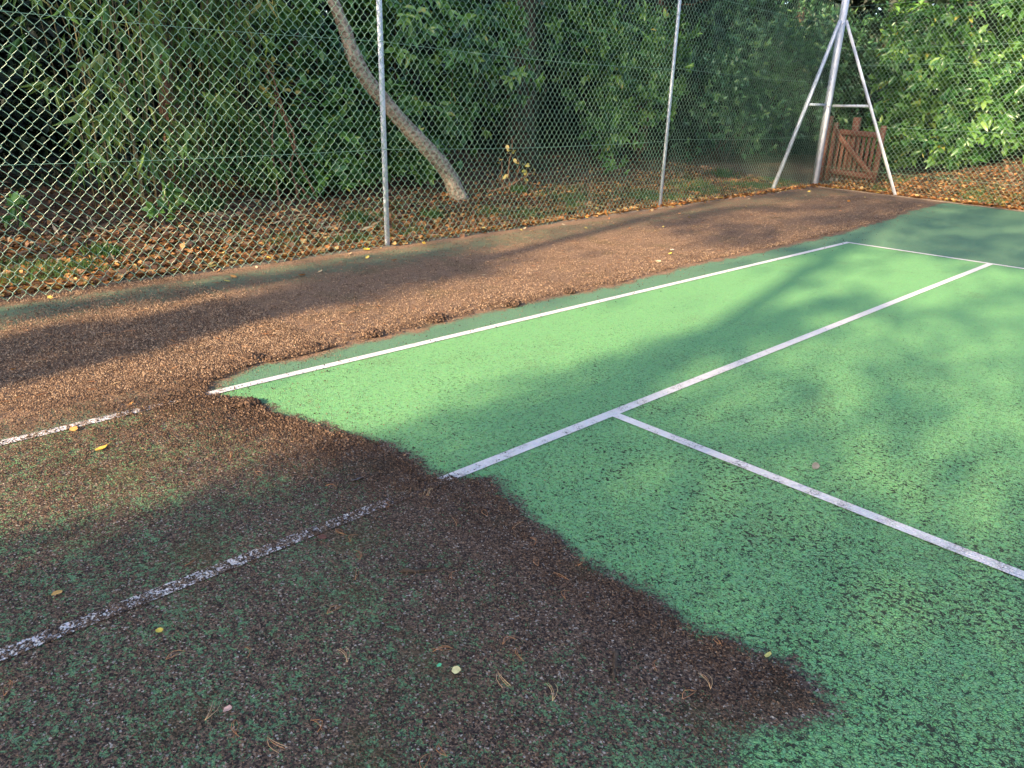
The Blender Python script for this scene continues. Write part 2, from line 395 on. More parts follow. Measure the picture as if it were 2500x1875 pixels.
# ground sheet: one terrain out to the horizon with a fine inner grid
def terrain():
    xs = np.unique(np.concatenate([np.linspace(-120, -14, 14), np.arange(-14, 14.01, .2), np.linspace(14, 120, 14)]))
    ys = np.unique(np.concatenate([np.linspace(-120, -12, 14), np.arange(-12, 22.01, .2), np.linspace(22, 120, 14)]))
    X, Y = np.meshgrid(xs, ys); nx = len(xs)
    Z = terrain_z(X, Y)
    V = np.stack([X.ravel(), Y.ravel(), Z.ravel()], 1)
    i = (np.arange(len(ys) - 1)[:, None] * nx + np.arange(nx - 1)[None]).ravel()
    return mesh_np('ground', V, np.stack([i, i + 1, i + nx + 1, i + nx], 1), M['soil'], None, True)
tag(obj('ground', terrain()), kind='structure')

# run-off: the whole court, warped so that its left and far borders follow the edging
def warp(V, F):
    ex = np.interp(V[:, 1], EDGE[:8, 1], EDGE[:8, 0])
    top = back_y(V[:, 0]) - .14
    u_ = (V[:, 0] + 2.9) / 14.9
    X = ex + u_ * (12 - ex)
    v_ = (V[:, 1] + 13) / 18.4
    V = V.copy(); Y = -13 + v_ * (np.interp(X, [-3, 12], [5.52, 3.0]) + 13)
    V[:, 0] = np.interp(Y, EDGE[:8, 1], EDGE[:8, 0]) + u_ * (12 - np.interp(Y, EDGE[:8, 1], EDGE[:8, 0])); V[:, 1] = Y
    return V, F
tag(grid_sheet('court_runoff', warp, -2.9, 12, -13, 5.4, .035, .045, .0, M['run']), kind='structure')
tag(grid_sheet('court_playing_area', None, 0.0, 10.97, -13, 0.0, .035, .035, .004, M['play']), kind='structure')
def line(name, x0, x1, y0, y1, z=.008):
    o = grid_sheet(name, None, x0, x1, y0, y1, .025 if x1 - x0 < .2 else .03, .025 if y1 - y0 < .2 else .03, z, M['line'])
    tag(o, kind='structure'); return o
line('court_line', 0.0, .05, -13, 0.0)
line('court_line', .05, 10.97, -.05, 0.0)
line('court_line', 1.322, 1.372, -13, -.05)
line('court_line', 1.372, 9.6, -5.485, -5.435)

# edging kerb along the two borders
def kerb():
    mb = MB()
    pts = [EDGE[i] for i in range(8)]
    P = []
    for a, b in zip(pts[:-1], pts[1:]):
        n = max(2, int(np.linalg.norm(b - a) / .25))
        for t in np.linspace(0, 1, n, endpoint=False): P.append(a + (b - a) * t)
    P.append(pts[-1]); P = np.array(P)
    xs = np.linspace(-2.93, 12, 60); Q = np.stack([xs, np.interp(xs, [-3, 12], [5.52, 3.0])], 1)
    for path, off in ((P, np.array([-.045, 0])), (Q, np.array([0, .045]))):
        j = rng.normal(size=(len(path))) * .004
        V = []
        for i, q in enumerate(path):
            h = .012 + j[i]
            V += [(q[0], q[1], -.02), (q[0] + off[0] * .1, q[1] + off[1] * .1, h), (q[0] + off[0], q[1] + off[1], h + .002), (q[0] + off[0] * 1.1, q[1] + off[1] * 1.1, -.05)]
        F = [(4 * i + k, 4 * i + 4 + k, 4 * i + 5 + k, 4 * i + 1 + k) for i in range(len(path) - 1) for k in range(3)]
        mb.add(V, F)
    tag(mb.build('court_edging', M['kerb']), kind='structure')
kerb()

# loose moss crumbs: real geometry on the unwashed court
def crumbs():
    n = 1900000
    X = np.concatenate([rng.uniform(-2.5, 3.0, n // 2), rng.uniform(-2.4, .6, n // 2)]); Y = np.concatenate([rng.uniform(-8.2, -5.9, n // 2), rng.uniform(-8.2, 4.5, n // 2)])
    mval = moss_map(X, Y)
    d = np.hypot(X - CAM[0], Y - CAM[1])
    s = -poly_sd(X, Y, BND)
    near = np.exp(-np.maximum(s, 0) / .22)
    w = np.clip((mval - .35) * 1.6, 0, 1) * (.5 + .5 * near) * np.clip(3.2 / d, 0, 1) ** 1.3
    # smears and single crumbs past the edge
    w = np.where((s < 0) & (s > -.45), .045 * np.exp(s / .13), w)
    w = np.where(s < -.45, 0, w)
    clump = .5 + .5 * np.sin(X * 23 + 3 * np.sin(Y * 17)) * np.sin(Y * 27 + 2 * np.sin(X * 21))
    keep = rng.uniform(size=n) < w * (.35 + .9 * clump) * .9
    X, Y, d, near, s = X[keep], Y[keep], d[keep], near[keep], s[keep]
    if len(X) > 175000:
        k = rng.permutation(len(X))[:175000]; X, Y, d, near, s = X[k], Y[k], d[k], near[k], s[k]
    n = len(X)
    tv = np.array([(1, 0, 0), (-.5, .85, 0.1), (-.5, -.8, -.1), (.1, .1, 1), (-.1, 0, -.6)])
    tf = [np.array([(0, 1, 3), (1, 2, 3), (2, 0, 3), (1, 0, 4), (2, 1, 4), (0, 2, 4)])]
    size = rng.uniform(.0013, .0033, n) * (1 + .45 * near * (s > 0)) * np.clip(d / 2.4, .8, 1.9)
    a = rng.uniform(0, 2 * math.pi, n)
    dirs = np.stack([np.cos(a), np.sin(a), rng.normal(size=n) * .5], 1)
    Fr = frames(dirs, rand_dirs(n) + np.array([0, 0, 1.2]))
    scl = size[:, None] * rng.uniform(.6, 1.4, (n, 3)) * np.array([1.25, 1, .8])
    z = .008 + size * .5 + np.where(s > 0, near * rng.uniform(0, .007, n), 0)
    V, F, at = scatter(tv, tf, Fr, np.stack([X, Y, z], 1), scl, np.clip(rng.beta(2, 2.6, n) + .30 * sstep(-X, .0, .5), 0, 1))
    tag(obj('moss_crumbs', mesh_np('moss_crumbs', V, F, M['clod'], at)), 'brown crumbs of scraped moss strewn over the unwashed court', 'moss', kind='stuff')
    print('crumbs', n)
crumbs()

# ------------------------------------------------------------------ chain link fences
def wire_panel(name, origin, d, s0, s1, h, parent, off, sides=3, px=.076, pz=.085, rad=.0023):
    """zig-zag wires woven into diamonds between s0 and s1 along d"""
    nrm = np.array([d[1], -d[0], 0.0])
    o3 = np.array([origin[0], origin[1], 0.0]); d3 = np.array([d[0], d[1], 0.0])
    hp = px / 2; kz = int(h / (pz / 2))
    i0, i1 = int(math.ceil(s0 / hp)), int(math.floor(s1 / hp))
    V = []; F = []; base = 0; R_ = []
    th = np.arange(sides) * 2 * math.pi / sides + .5
    ks = np.arange(kz)
    zc = np.repeat(ks * pz / 2, 2) + np.tile([-.0045, .0045], kz) + .008
    bow = lambda s, z: .018 * np.sin(s * 1.3 + z * .7) + .010 * np.sin(s * 3.7 - z * 2.1) + .006 * np.sin(s * 9.1 + z * 4.3)
    for i in range(i0, i1):
        side = np.repeat((ks + i) % 2, 2)
        sc = (i + side) * hp + np.where(side == 1, .001, -.001)
        sc = sc + .007 * np.sin(zc * 2.3 + i * .11) + .0045 * math.sin(i * .37) + .003 * np.sin(zc * 9 + i * .31)
        z2 = zc + .004 * np.sin(sc * 2.1) + .003 * np.sin(i * .9)
        dep = bow(sc, zc) + np.where(side == 1, .0018, -.0018)
        C = o3 + sc[:, None] * d3 + (dep + off)[:, None] * nrm + np.stack([0 * zc, 0 * zc, z2], 1)
        T = np.gradient(C, axis=0); T /= np.linalg.norm(T, axis=1)[:, None]
        A = np.cross(T, nrm); A /= np.linalg.norm(A, axis=1)[:, None]
        ring = C[:, None] + rad * (np.cos(th)[None, :, None] * A[:, None] + np.sin(th)[None, :, None] * nrm[None, None])
        m = len(C); V.append(ring.reshape(-1, 3))
        ii = (np.arange(m - 1)[:, None] * sides + np.arange(sides)[None]); jj = (np.arange(m - 1)[:, None] * sides + (np.arange(sides)[None] + 1) % sides)
        F.append(np.stack([ii, jj, jj + sides, ii + sides], 2).reshape(-1, 4) + base); base += m * sides
        R_.append(np.full(m * sides, .5))
    me = mesh_np(name, np.concatenate(V), np.concatenate(F), M['wire'], None, True)
    o = obj(name, me, parent); o['kind'] = 'stuff'
    return o

def line_wire(origin, d, s0, s1, z, parent, off, sag=.012, rad=.0018):
    nrm = np.array([d[1], -d[0], 0.0]); t = np.linspace(s0, s1, 40)
    P = np.array([[origin[0] + d[0] * s, origin[1] + d[1] * s, z - sag * math.sin((s - s0) / (s1 - s0) * math.pi)] for s in t]) + off * nrm
    mb = MB(); mb.tube(P, rad, 5); return mb.build('line_wire', M['wire'], parent, True)

LANG = lambda w, t: [(0, 0), (w, 0), (w, t), (t, t), (t, w), (0, w)]
def angle_post(name, x, y, rot, w, t, z0, z1, parent):
    Mx = np.eye(4); c, s = math.cos(rot), math.sin(rot); Mx[:2, :2] = [[c, -s], [s, c]]; Mx[:3, 3] = (x, y, 0)
    mb = MB(); mb.prism(LANG(w, t), z0, z1, Mx)
    o = mb.build(name, M['steel'], parent); return o
def angle_bar(name, a, b, w, t, nrm, parent):
    """steel angle between two points, one flange facing nrm"""
    a, b = np.array(a, float), np.array(b, float); T = b - a; Ln = np.linalg.norm(T); T /= Ln
    n = np.array(nrm, float); n -= (n @ T) * T; n /= np.linalg.norm(n); s = np.cross(T, n)
    Mx = np.eye(4); Mx[:3, 0] = s; Mx[:3, 1] = -n; Mx[:3, 2] = T; Mx[:3, 3] = a - s * w / 2
    mb = MB(); mb.prism(LANG(w, t), 0, Ln, Mx); return mb.build(name, M['steel'], parent)

side = thing('chain_link_fence', 'long green chain link fence on angle steel posts along the leaf strewn court edge', 'fence', (FA[0], FA[1], 0))
back = thing('chain_link_fence', 'green chain link fence at the far end in front of the sunlit laurel hedge', 'fence', (CORNER[0], CORNER[1], 0))
def rel(root, objs):
    for o in objs: o.matrix_parent_inverse = Matrix.Translation(-Vector(root.location))
kids = []
ang = math.atan2(FD[1], FD[0])
# posts stand outside the mesh on the near bays; local x flange runs along the fence
for s in (-4.6, 0.0, 4.58):
    q = FA + FD * s
    kids.append(angle_post('post', q[0] - .008, q[1] + .025, math.pi / 2 + math.pi / 2 - .055, .05, .006, -.3, 3.05, side))
SLEN = np.linalg.norm(FB - FA)
for s0, s1 in ((-4.55, .0), (.0, 4.58), (4.58, SLEN - .02)):
    kids.append(wire_panel('wire_mesh', FA, FD, s0 + .002, s1, 3.0, side, .012, rad=.0023 if s0 < 0 else (.0020 if s0 < 4 else .0017)))
for z, sg in ((.86, .028), (1.72, .03), (2.6, .02), (2.98, .01)):
    for s0, s1 in ((-4.55, .0), (.0, 4.58), (4.58, SLEN - .03)):
        kids.append(line_wire(FA, FD, s0, s1, z + (.0 if s0 < 4 else .02), side, .018, sg))
# corner post (angle seen on its corner), struts and ties
cp = CORNER + np.array([.05, -.09])
kids.append(angle_post('corner_post', cp[0], cp[1], math.radians(70), .085, .009, -.3, 3.12, side))
apex = np.array([cp[0] + .03, cp[1] - .05, 2.70])
b1 = np.array([-3.06, 4.13, -.05]); b2 = np.array([-1.48, 5.31, -.05])
kids.append(angle_bar('strut', b1, apex + (0, -.04, 0), .048, .006, (1, 0, 0), side))
kids.append(angle_bar('strut', b2, apex + (.06, 0, 0), .048, .006, (0, -1, 0), side))
t = (1.38 + .05) / (2.70 + .05)
kids.append(angle_bar('tie_bar', b1 + (apex - b1) * t + (-.012, 0, 0), np.array([cp[0] + .01, cp[1] - .09, 1.38]), .04, .006, (1, 0, 0), side))
kids.append(angle_bar('tie_bar', b2 + (apex - b2) * t + (0, .012, 0), np.array([cp[0] + .09, cp[1] - .015, 1.37]), .04, .006, (0, -1, 0), side))
for zb in (2.66, 1.37):
    mb = MB(); mb.tube(np.array([[cp[0] + .02, cp[1] - .03, zb], [cp[0] + .05, cp[1] - .06, zb]]), .014, 6); kids.append(mb.build('bolt', M['steel'], side))
for s in (0.0, 4.58):
    q = FA + FD * s
    for zt in (.5, .86, 1.72, 2.35, 2.8):
        th_ = np.linspace(0, 2 * math.pi, 12)
        P = np.stack([q[0] - .006 + .034 * np.cos(th_), q[1] + .002 + .032 * np.sin(th_), zt + .006 * np.sin(th_ + 1)], 1)
        mb = MB(); mb.tube(P, .0017, 4); kids.append(mb.build('tie_wire', M['wire'], side))
rel(side, kids)
kids = [wire_panel('wire_mesh', CORNER, BD, .02, 3.9, 2.93, back, -.04, rad=.0017), wire_panel('wire_mesh', CORNER, BD, 3.9, 6.6, 2.93, back, -.04, rad=.0017)]
q = CORNER + BD * 4.9
kids.append(angle_post('post', q[0], q[1], -.17, .05, .006, -.3, 3.0, back))
for z in (.35, 1.06, 2.01, 2.26, 2.92):
    kids.append(line_wire(CORNER, BD, .03, 6.6, z, back, -.035, .01))
rel(back, kids)

# ------------------------------------------------------------------ wooden gate behind the corner
def gate():
    g = thing('wooden_gate', 'brown picket garden gate with diagonal brace behind the corner post', 'gate', (-2.92, 6.62, .03))
    g.rotation_euler.z = -.10
    def part(name, c, size, rz=0.0, mat='gate', ry=0.0):
        R = np.array(Matrix.Rotation(ry, 3, 'Y'))
        mb = MB(); mb.box((0, 0, 0), size, R)
        o = mb.build(name, M[mat], g); o.location = c
        bv = o.modifiers.new('bevel', 'BEVEL'); bv.width = .005; bv.segments = 1
        return o
    part('gate_post', (-.535, .02, .56), (.085, .085, 1.22))
    part('gate_post', (-.04, .09, .56), (.115, .09, 1.20))
    part('hinge_stile', (-.385, 0, .53), (.085, .05, 1.06))
    part('latch_stile', (.53, 0, .51), (.095, .055, 1.05))
    mb = MB(); mb.prism([(-.05, -.02), (.05, -.02), (.05, .02), (-.05, .02)], 0, .14)
    part('top_rail', (.085, -.03, .885), (.86, .032, .095), ry=.03)
    part('bottom_rail', (.085, -.03, .165), (.86, .032, .095), ry=.03)
    L_ = math.hypot(.80, .68)
    part('brace', (.085, -.052, .525), (L_, .03, .088), ry=math.atan2(.68, .80))
    for i in range(8):
        x = -.285 + i * .098
        h = .90 if i not in (0,) else .9
        o = part('picket', (x, .006, .49 + rng.normal() * .006), (.06, .024, .85)); o.rotation_euler.y = rng.normal() * .006
        p2 = part('picket_foot', (-.002, -.002, .032 - o.location.z), (.064, .03, .066), mat='gate_end'); p2.parent = o
    return g
gate()

# ------------------------------------------------------------------ trees and trunks
def limb_path(p0, p1, n=8, wig=.1):
    t = np.linspace(0, 1, n)[:, None]
    P = np.array(p0) + (np.array(p1) - np.array(p0)) * t
    w = rng.normal(size=(n, 3)) * wig; w[0] = 0
    return P + np.cumsum(w, 0) * .4

def crown_leaves(name, centre, rad, n, size, mat, parent, loc):
    P = rand_dirs(n) * (rng.uniform(.35, 1, n) ** .6)[:, None] * np.array(rad) + np.array(centre)
    nc = max(6, n // 60); C = P[rng.integers(0, n, nc)]
    P = C[rng.integers(0, nc, n)] * .55 + P * .45 + rng.normal(size=(n, 3)) * .12
    Fr = frames(rand_dirs(n) + np.array([0, 0, -.3]), rand_dirs(n) + np.array([0, 0, .8]))
    s = size * rng.uniform(.6, 1.35, n)
    V, F, at = scatter(FLAT4[0], FLAT4[1], Fr, P, np.stack([s, s * .62, s], 1), rng.uniform(0, 1, n))
    o = obj(name, mesh_np(name, V - np.array(loc), F, M[mat], at), parent); return o

def ground_pt(x, y): return np.array([x, y, float(terrain_z(x, y))])

# leaning pale trunk
lt = np.array([(-4.3, -1.60, -.06), (-4.3, -1.66, .04), (-4.3, -1.878, .435), (-4.3, -2.199, .735), (-4.3, -2.5, .974), (-4.3, -2.775, 1.225), (-4.3, -3.023, 1.474), (-4.3, -3.158, 1.661), (-4.3, -3.227, 1.861), (-4.3, -3.321, 2.077), (-4.32, -3.42, 2.3), (-4.4, -3.8, 3.2), (-4.5, -4.3, 4.6), (-4.7, -4.5, 5.6)])
tree1 = thing('leaning_tree', 'slender pale barked tree leaning left behind the chain link fence', 'tree', tuple(lt[0]))
mb = MB()
ip = np.linspace(0, len(lt) - 1, 60)
LT = np.stack([np.interp(ip, range(len(lt)), lt[:, k]) for k in range(3)], 1)
for _ in range(3): LT[1:-1] = (LT[:-2] + 2 * LT[1:-1] + LT[2:]) / 4
rad = np.interp(ip, [0, .5, 1, 1.5, 2, 5, 6.5, 7, 7.5, 9, 13], [.21, .16, .115, .10, .094, .082, .079, .088, .076, .062, .04])
mb.tube(LT - lt[0], rad, 16, wob=.05); tk1 = mb.build('trunk', M['bark'], tree1, True)
for k in range(4):
    a = LT[46 + k * 3]; e = a + np.array([rng.normal() * .8, rng.normal() * .8 - .3, rng.uniform(.8, 1.6)])
    mb = MB(); mb.tube(limb_path(a, e, 6, .08) - lt[0], np.linspace(.03, .01, 6), 6); mb.build('branch', M['bark'], tk1, True)
crown_leaves('crown', (-5.0, -4.4, 5.8), (1.4, 2.0, 1.1), 1200, .16, 'laurel', tree1, lt[0])

def forest_tree(x, y, r_, h, label, bark='bark_dark', lean=(0, 0), crown=None, ivy=0, name='woodland_tree'):
    b = ground_pt(x, y) - (0, 0, .05)
    t = thing(name, label, 'tree', tuple(b))
    n = 14; zz = np.linspace(0, 1, n)
    P = np.stack([lean[0] * zz + .05 * np.sin(zz * 6 + x), lean[1] * zz + .05 * np.cos(zz * 5 + y), h * zz], 1); P[0, :2] = 0
    rr = r_ * (1 - .55 * zz) * (1 + .5 * np.exp(-zz * h / .25))
    mb = MB(); mb.tube(P, rr, 12, wob=.05); tk = mb.build('trunk', M[bark], t, True)
    for k in range(3):
        i = rng.integers(8, 13); e = P[i] + np.array([rng.normal() * 1.3, rng.normal() * 1.3, rng.uniform(.3, 1.4)])
        mb = MB(); mb.tube(limb_path(P[i], e, 6, .1), np.linspace(rr[i] * .4, .015, 6), 6); mb.build('limb', M[bark], tk, True)
    if ivy:
        N_ = ivy; z = rng.uniform(.05, min(h, 4.2), N_); a = rng.uniform(0, 2 * math.pi, N_)
        ri = np.interp(z, P[:, 2], rr); thick = rng.uniform(.0, .14, N_) + .06 * np.sin(z * 5 + a * 2)
        cx = np.interp(z, P[:, 2], P[:, 0]); cy = np.interp(z, P[:, 2], P[:, 1])
        out = np.stack([np.cos(a), np.sin(a), 0 * a], 1)
        Q = np.stack([cx, cy, z], 1) + out * (ri + thick)[:, None]
        Fr = frames(rand_dirs(N_) * .7 + np.array([0, 0, -1.0]) + out * .3, out + rand_dirs(N_) * .6)
        s = rng.uniform(.03, .065, N_)
        V, F, at = scatter(LAUREL[0], LAUREL[1], Fr, Q, np.stack([s, s * .9, s * .6], 1), rng.beta(1.4, 1.8, N_))
        tag(obj('ivy', mesh_np('ivy', V, F, M['ivy'], at), t), kind='stuff')
    if crown:
        crown_leaves('crown', (lean[0], lean[1], h), crown[:3], int(crown[3] * 1.3), .33, 'dark_wood', t, (0, 0, 0))  # unseen crown, made thick to keep sky light off the undergrowth
    return t
forest_tree(-6.3, 1.25, .26, 6.5, 'thick ivy clad tree trunk standing behind the middle of the fence', crown=(1.9, 2.6, 1.3, 2200), ivy=5200, name='ivy_clad_tree')
forest_tree(-6.7, -4.25, .13, 5.5, 'dim brown trunk standing among the bamboo canes', 'bark_red', (.1, -.25), (1.6, 2.2, 1.3, 1500))
forest_tree(-8.6, 7.6, .17, 6.0, 'reddish brown trunk deep in shade right of the second fence post', 'bark_red', (.1, .5), (3, 3.2, 1.6, 4200))
forest_tree(-7.4, 6.1, .075, 5.0, 'thin reddish stem leaning just left of the second fence post', 'bark_red', (-.6, 1.2), (1.5, 1.8, 1.2, 900))
forest_tree(-9.5, -7.0, .2, 6.0, 'dark trunk deep in the shade at the far left', 'bark_dark', (0, .2), (3.2, 3.2, 1.7, 4500))
forest_tree(-9.3, -1.2, .2, 6.4, 'dark trunk in the shade behind the low laurel', 'bark_dark', (.2, 0), (3.2, 3.2, 1.7, 4500))
forest_tree(-7.0, 11.6, .16, 6.0, 'dark trunk in the deep shade left of the corner post', 'bark_dark', (0, .2), (3, 3, 1.6, 4000))
forest_tree(-3.3, 12.4, .18, 6.2, 'dim trunk behind the laurel hedge above the wooden gate', 'bark_red', (.1, .2), (3, 2.5, 1.5, 3500))

# ------------------------------------------------------------------ shrubs
LEAFMESH = {}
def leaf_variants(key, tpl, mat):
    if key in LEAFMESH: return LEAFMESH[key]
    out = []
    for k in range(6):
        tv = np.array(tpl[0], float); tv = tv + rng.normal(size=tv.shape) * np.array([.015, .03, .03])
        out.append(mesh_np('leaf', tv, tpl[1], M[mat], {'rnd': np.full(len(tv), .15 + .15 * k)}))
    LEAFMESH[key] = out; return out

def rosettes(tips, dirs, per, length, wid, spread_=1.1, droop=.25):
    """leaves round each shoot tip: returns pos, frames, scale"""
    n = len(tips); k = per
    d = np.repeat(dirs / np.linalg.norm(dirs, axis=1)[:, None], k, 0)
    az = rng.uniform(0, 2 * math.pi, n * k); el = rng.uniform(.35, 1.0, n * k) * spread_
    ref = rand_dirs(n * k); A = np.cross(d, ref); A /= np.linalg.norm(A, axis=1)[:, None]; B = np.cross(d, A)
    rad_ = np.cos(az)[:, None] * A + np.sin(az)[:, None] * B
    ld = d * np.cos(el)[:, None] + rad_ * np.sin(el)[:, None] + np.array([0, 0, -droop])
    nr = d * np.sin(el)[:, None] - rad_ * np.cos(el)[:, None] + np.array([0, 0, .5])
    P = np.repeat(tips, k, 0) - d * (rng.uniform(0, .09, n * k))[:, None]
    s = length * rng.uniform(.6, 1.2, n * k)
    return P, frames(ld, nr), np.stack([s, s * wid * rng.uniform(.85, 1.15, n * k), s], 1)

def shrub(name, label, cat, base, blobs, ntips, per, length, wid, mat, tpl=LAUREL, singles=0, face=(1, -.3, .25), stems=7, spread_=1.1, droop=.25, inner=.35, stemmat='bark_dark', tone=(0, 1), group=None):
    b = ground_pt(*base)
    t = thing(name, label, cat, tuple(b), group)
    w = np.array([bl[3] * bl[4] * bl[5] for bl in blobs]) ** .67; w /= w.sum()
    ch = rng.choice(len(blobs), ntips, p=w)
    C = np.array([bl[:3] for bl in blobs])[ch]; R_ = np.array([bl[3:6] for bl in blobs])[ch]
    dv = rand_dirs(ntips) + np.array(face) * .55; dv /= np.linalg.norm(dv, axis=1)[:, None]
    rr = np.where(rng.uniform(size=ntips) < inner, rng.uniform(.3, .9, ntips), rng.uniform(.85, 1.12, ntips))
    T = C + dv * R_ * rr[:, None]
    T += .12 * np.sin(T[:, [1, 2, 0]] * 5.3) 
    zmin = terrain_z(T[:, 0], T[:, 1]) + .10
    T[:, 2] = np.maximum(T[:, 2], zmin + rng.uniform(0, .25, ntips))
    dirs = dv * .8 + np.array([0, 0, .45]) + rand_dirs(ntips) * .5
    P, Fr, S = rosettes(T, dirs, per, length, wid, spread_, droop)
    n = len(P)
    # patches of lighter and darker growth
    rv = np.clip(np.repeat(rng.normal(.45, .24, ntips), per) + rng.normal(size=n) * .15, 0, 1) * (tone[1] - tone[0]) + tone[0]
    old = rng.uniform(size=n) < .006
    rv = np.where(old, .99, np.minimum(rv, .95))
    single = np.zeros(n, bool)
    if singles:
        vis = ((P - CAM) ** 2).sum(1) + rng.uniform(0, 2.0, n)
        D = P - CAM; z_ = D @ f; xx = (D @ r) / z_; yy = (D @ u) / z_
        inside = (abs(xx) < .69) & (abs(yy) < .52)
        idx = np.argsort(np.where(inside, vis, 1e9))[:singles]; single[idx] = True
    g = ~single
    V, F, at = scatter(tpl[0], tpl[1], Fr[g], P[g] - b, S[g], rv[g])
    fo = obj('foliage', mesh_np('foliage', V, F, M[mat], at), t); fo['kind'] = 'stuff'
    if singles:
        var = leaf_variants((mat, id(tpl)), tpl, mat)
        for i in np.where(single)[0]:
            o = bpy.data.objects.new('leaf', var[int(min(5, rv[i] * 6))]); COL.objects.link(o); o.parent = t
            Mx = Matrix.Identity(4)
            for c in range(3):
                for q_ in range(3): Mx[q_][c] = Fr[i][c][q_] * S[i][c]
            for q_ in range(3): Mx[q_][3] = P[i][q_] - b[q_]
            o.matrix_local = Mx
    for k in range(stems):
        e = T[rng.integers(0, ntips)]
        s0 = b + np.array([rng.normal() * .12, rng.normal() * .25, -.03])
        mb = MB(); mb.tube(limb_path(s0, e, 8, .07) - b, np.linspace(.016, .005, 8), 5); mb.build('stem', M[stemmat], t, True)
    return t

# left: fine-leaved shrub at the frame edge
shrub('evergreen_shrub', 'small leaved dark shrub at the left edge of the picture', 'shrub', (-5.3, -7.0),
      [(-5.2, -7.1, 1.4, .5, .5, .9), (-5.4, -7.4, .6, .5, .5, .6), (-5.6, -6.8, 2.3, .5, .5, .6)], 700, 7, .05, .45, 'small', stems=9)
# low laurel under the leaning trunk
shrub('laurel_bush', 'low glossy laurel bush spreading in front of the leaning trunk', 'shrub', (-5.6, -2.9),
      [(-5.2, -3.6, .60, .5, .7, .42), (-5.1, -2.7, .66, .5, .8, .55), (-5.2, -1.9, .6, .45, .7, .5), (-5.5, -2.6, 1.2, .55, 1.1, .5), (-4.8, -3.5, .3, .3, .5, .2)], 560, 8, .15, .38, 'laurel', singles=240, stems=9)
shrub('laurel_bush', 'tall dark laurel hanging between the leaning trunk and ivy clad tree', 'shrub', (-6.2, -1.2),
      [(-5.6, -1.0, 2.3, .7, 1.2, .8), (-5.7, .0, 1.9, .6, .6, .7), (-6.0, -2.4, 2.2, .7, 1.2, .8), (-5.9, -.6, 1.1, .5, .9, .6)], 640, 8, .165, .38, 'laurel', tpl=DROOP, singles=200, droop=.5, stems=8)
shrub('laurel_bush', 'dense mid green laurel filling the bay left of the second fence post', 'shrub', (-6.6, 3.4),
      [(-6.2, 2.9, 2.0, .7, .8, .8), (-6.0, 3.9, 1.4, .7, 1.0, .7), (-6.4, 4.6, 2.2, .8, 1.1, .9), (-5.9, 3.2, .8, .5, .7, .4), (-6.3, 2.2, 2.7, .6, .8, .6)], 900, 8, .15, .38, 'laurel', singles=220, stems=9, tone=(.15, 1))
shrub('evergreen_shrub', 'fine leaved dark shrub behind the fence right of the second post', 'shrub', (-6.0, 7.2),
      [(-6.1, 6.5, 1.5, .9, 1.1, 1.1), (-5.9, 8.0, 1.2, .9, 1.2, .9), (-6.0, 7.4, 2.6, 1.1, 1.6, .8), (-6.4, 9.6, 1.8, 1.0, 1.4, 1.3)], 1500, 8, .115, .42, 'small', stems=10)
shrub('evergreen_shrub', 'shaded shrub behind the fence just left of the corner post', 'shrub', (-5.0, 10.3),
      [(-4.9, 10.0, 1.6, .9, 1.0, 1.1), (-4.3, 10.9, 2.6, 1.0, .9, .9), (-5.4, 9.4, 2.8, .9, 1.1, .7)], 900, 8, .13, .42, 'small', stems=8)
# laurel hedge beyond the far fence, sunlit
hed = [(-3.1, 8.9, .9, .6, .6, .8), (-2.3, 8.7, 1.4, .8, .7, 1.0), (-1.4, 8.2, 1.3, .9, .8, .9), (-.4, 8.1, 1.5, .9, .8, .9), (.7, 8.0, 1.5, 1.0, .9, 1.0), (1.8, 7.9, 1.6, 1.0, .9, 1.0), (-2.9, 9.1, 2.4, .9, .8, .9), (-1.7, 8.8, 2.6, 1.0, .8, .9), (-.5, 8.6, 2.7, 1.0, .8, .9), (.8, 8.4, 2.7, 1.1, .9, .9), (2.0, 8.3, 2.8, 1.1, .9, .9), (-.7, 7.6, 1.75, .55, .4, .35), (.2, 7.4, 1.6, .5, .4, .3), (-1.9, 8.0, .7, .5, .4, .35)]
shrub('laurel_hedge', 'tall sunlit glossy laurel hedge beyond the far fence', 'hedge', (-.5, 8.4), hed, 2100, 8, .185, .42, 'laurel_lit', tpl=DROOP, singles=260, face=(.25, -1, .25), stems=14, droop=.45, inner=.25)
# yellowing saplings
for k, (x, y, z, n_, lab) in enumerate([(-4.6, -3.95, 1.35, 16, 'thin sapling with round yellow leaves between bamboo and laurel'), (-4.2, -.9, .45, 12, 'small orange leaved sapling beside the base of the leaning trunk'), ]):
    shrub('sapling', lab, 'sapling', (x - .1, y), [(x, y, z, .12, .32, .28)], n_, 3, .065, .75, 'yellow_leaf', stems=5, inner=.5, stemmat='bark_red')
# low sprouts at the feet of the bushes
for (x, y, lab) in [(-4.3, -7.05, 'leafy green sprout in the straw at the left edge'), (-4.2, -5.45, 'broad leaved green sprout at the foot of the bamboo'), (-4.4, -6.6, 'small green sprout in the bamboo straw near the left edge'), (-5.2, 2.4, 'low bright sprout to the right of the ivy clad trunk'), (-4.9, 1.9, 'low leafy sprout at the foot of the ivy clad trunk')]:
    shrub('sprout', lab, 'plant', (x, y), [(x, y, .16, .16, .2, .12)], 9, 6, .10, .5, 'laurel', stems=3, tone=(.4, 1))

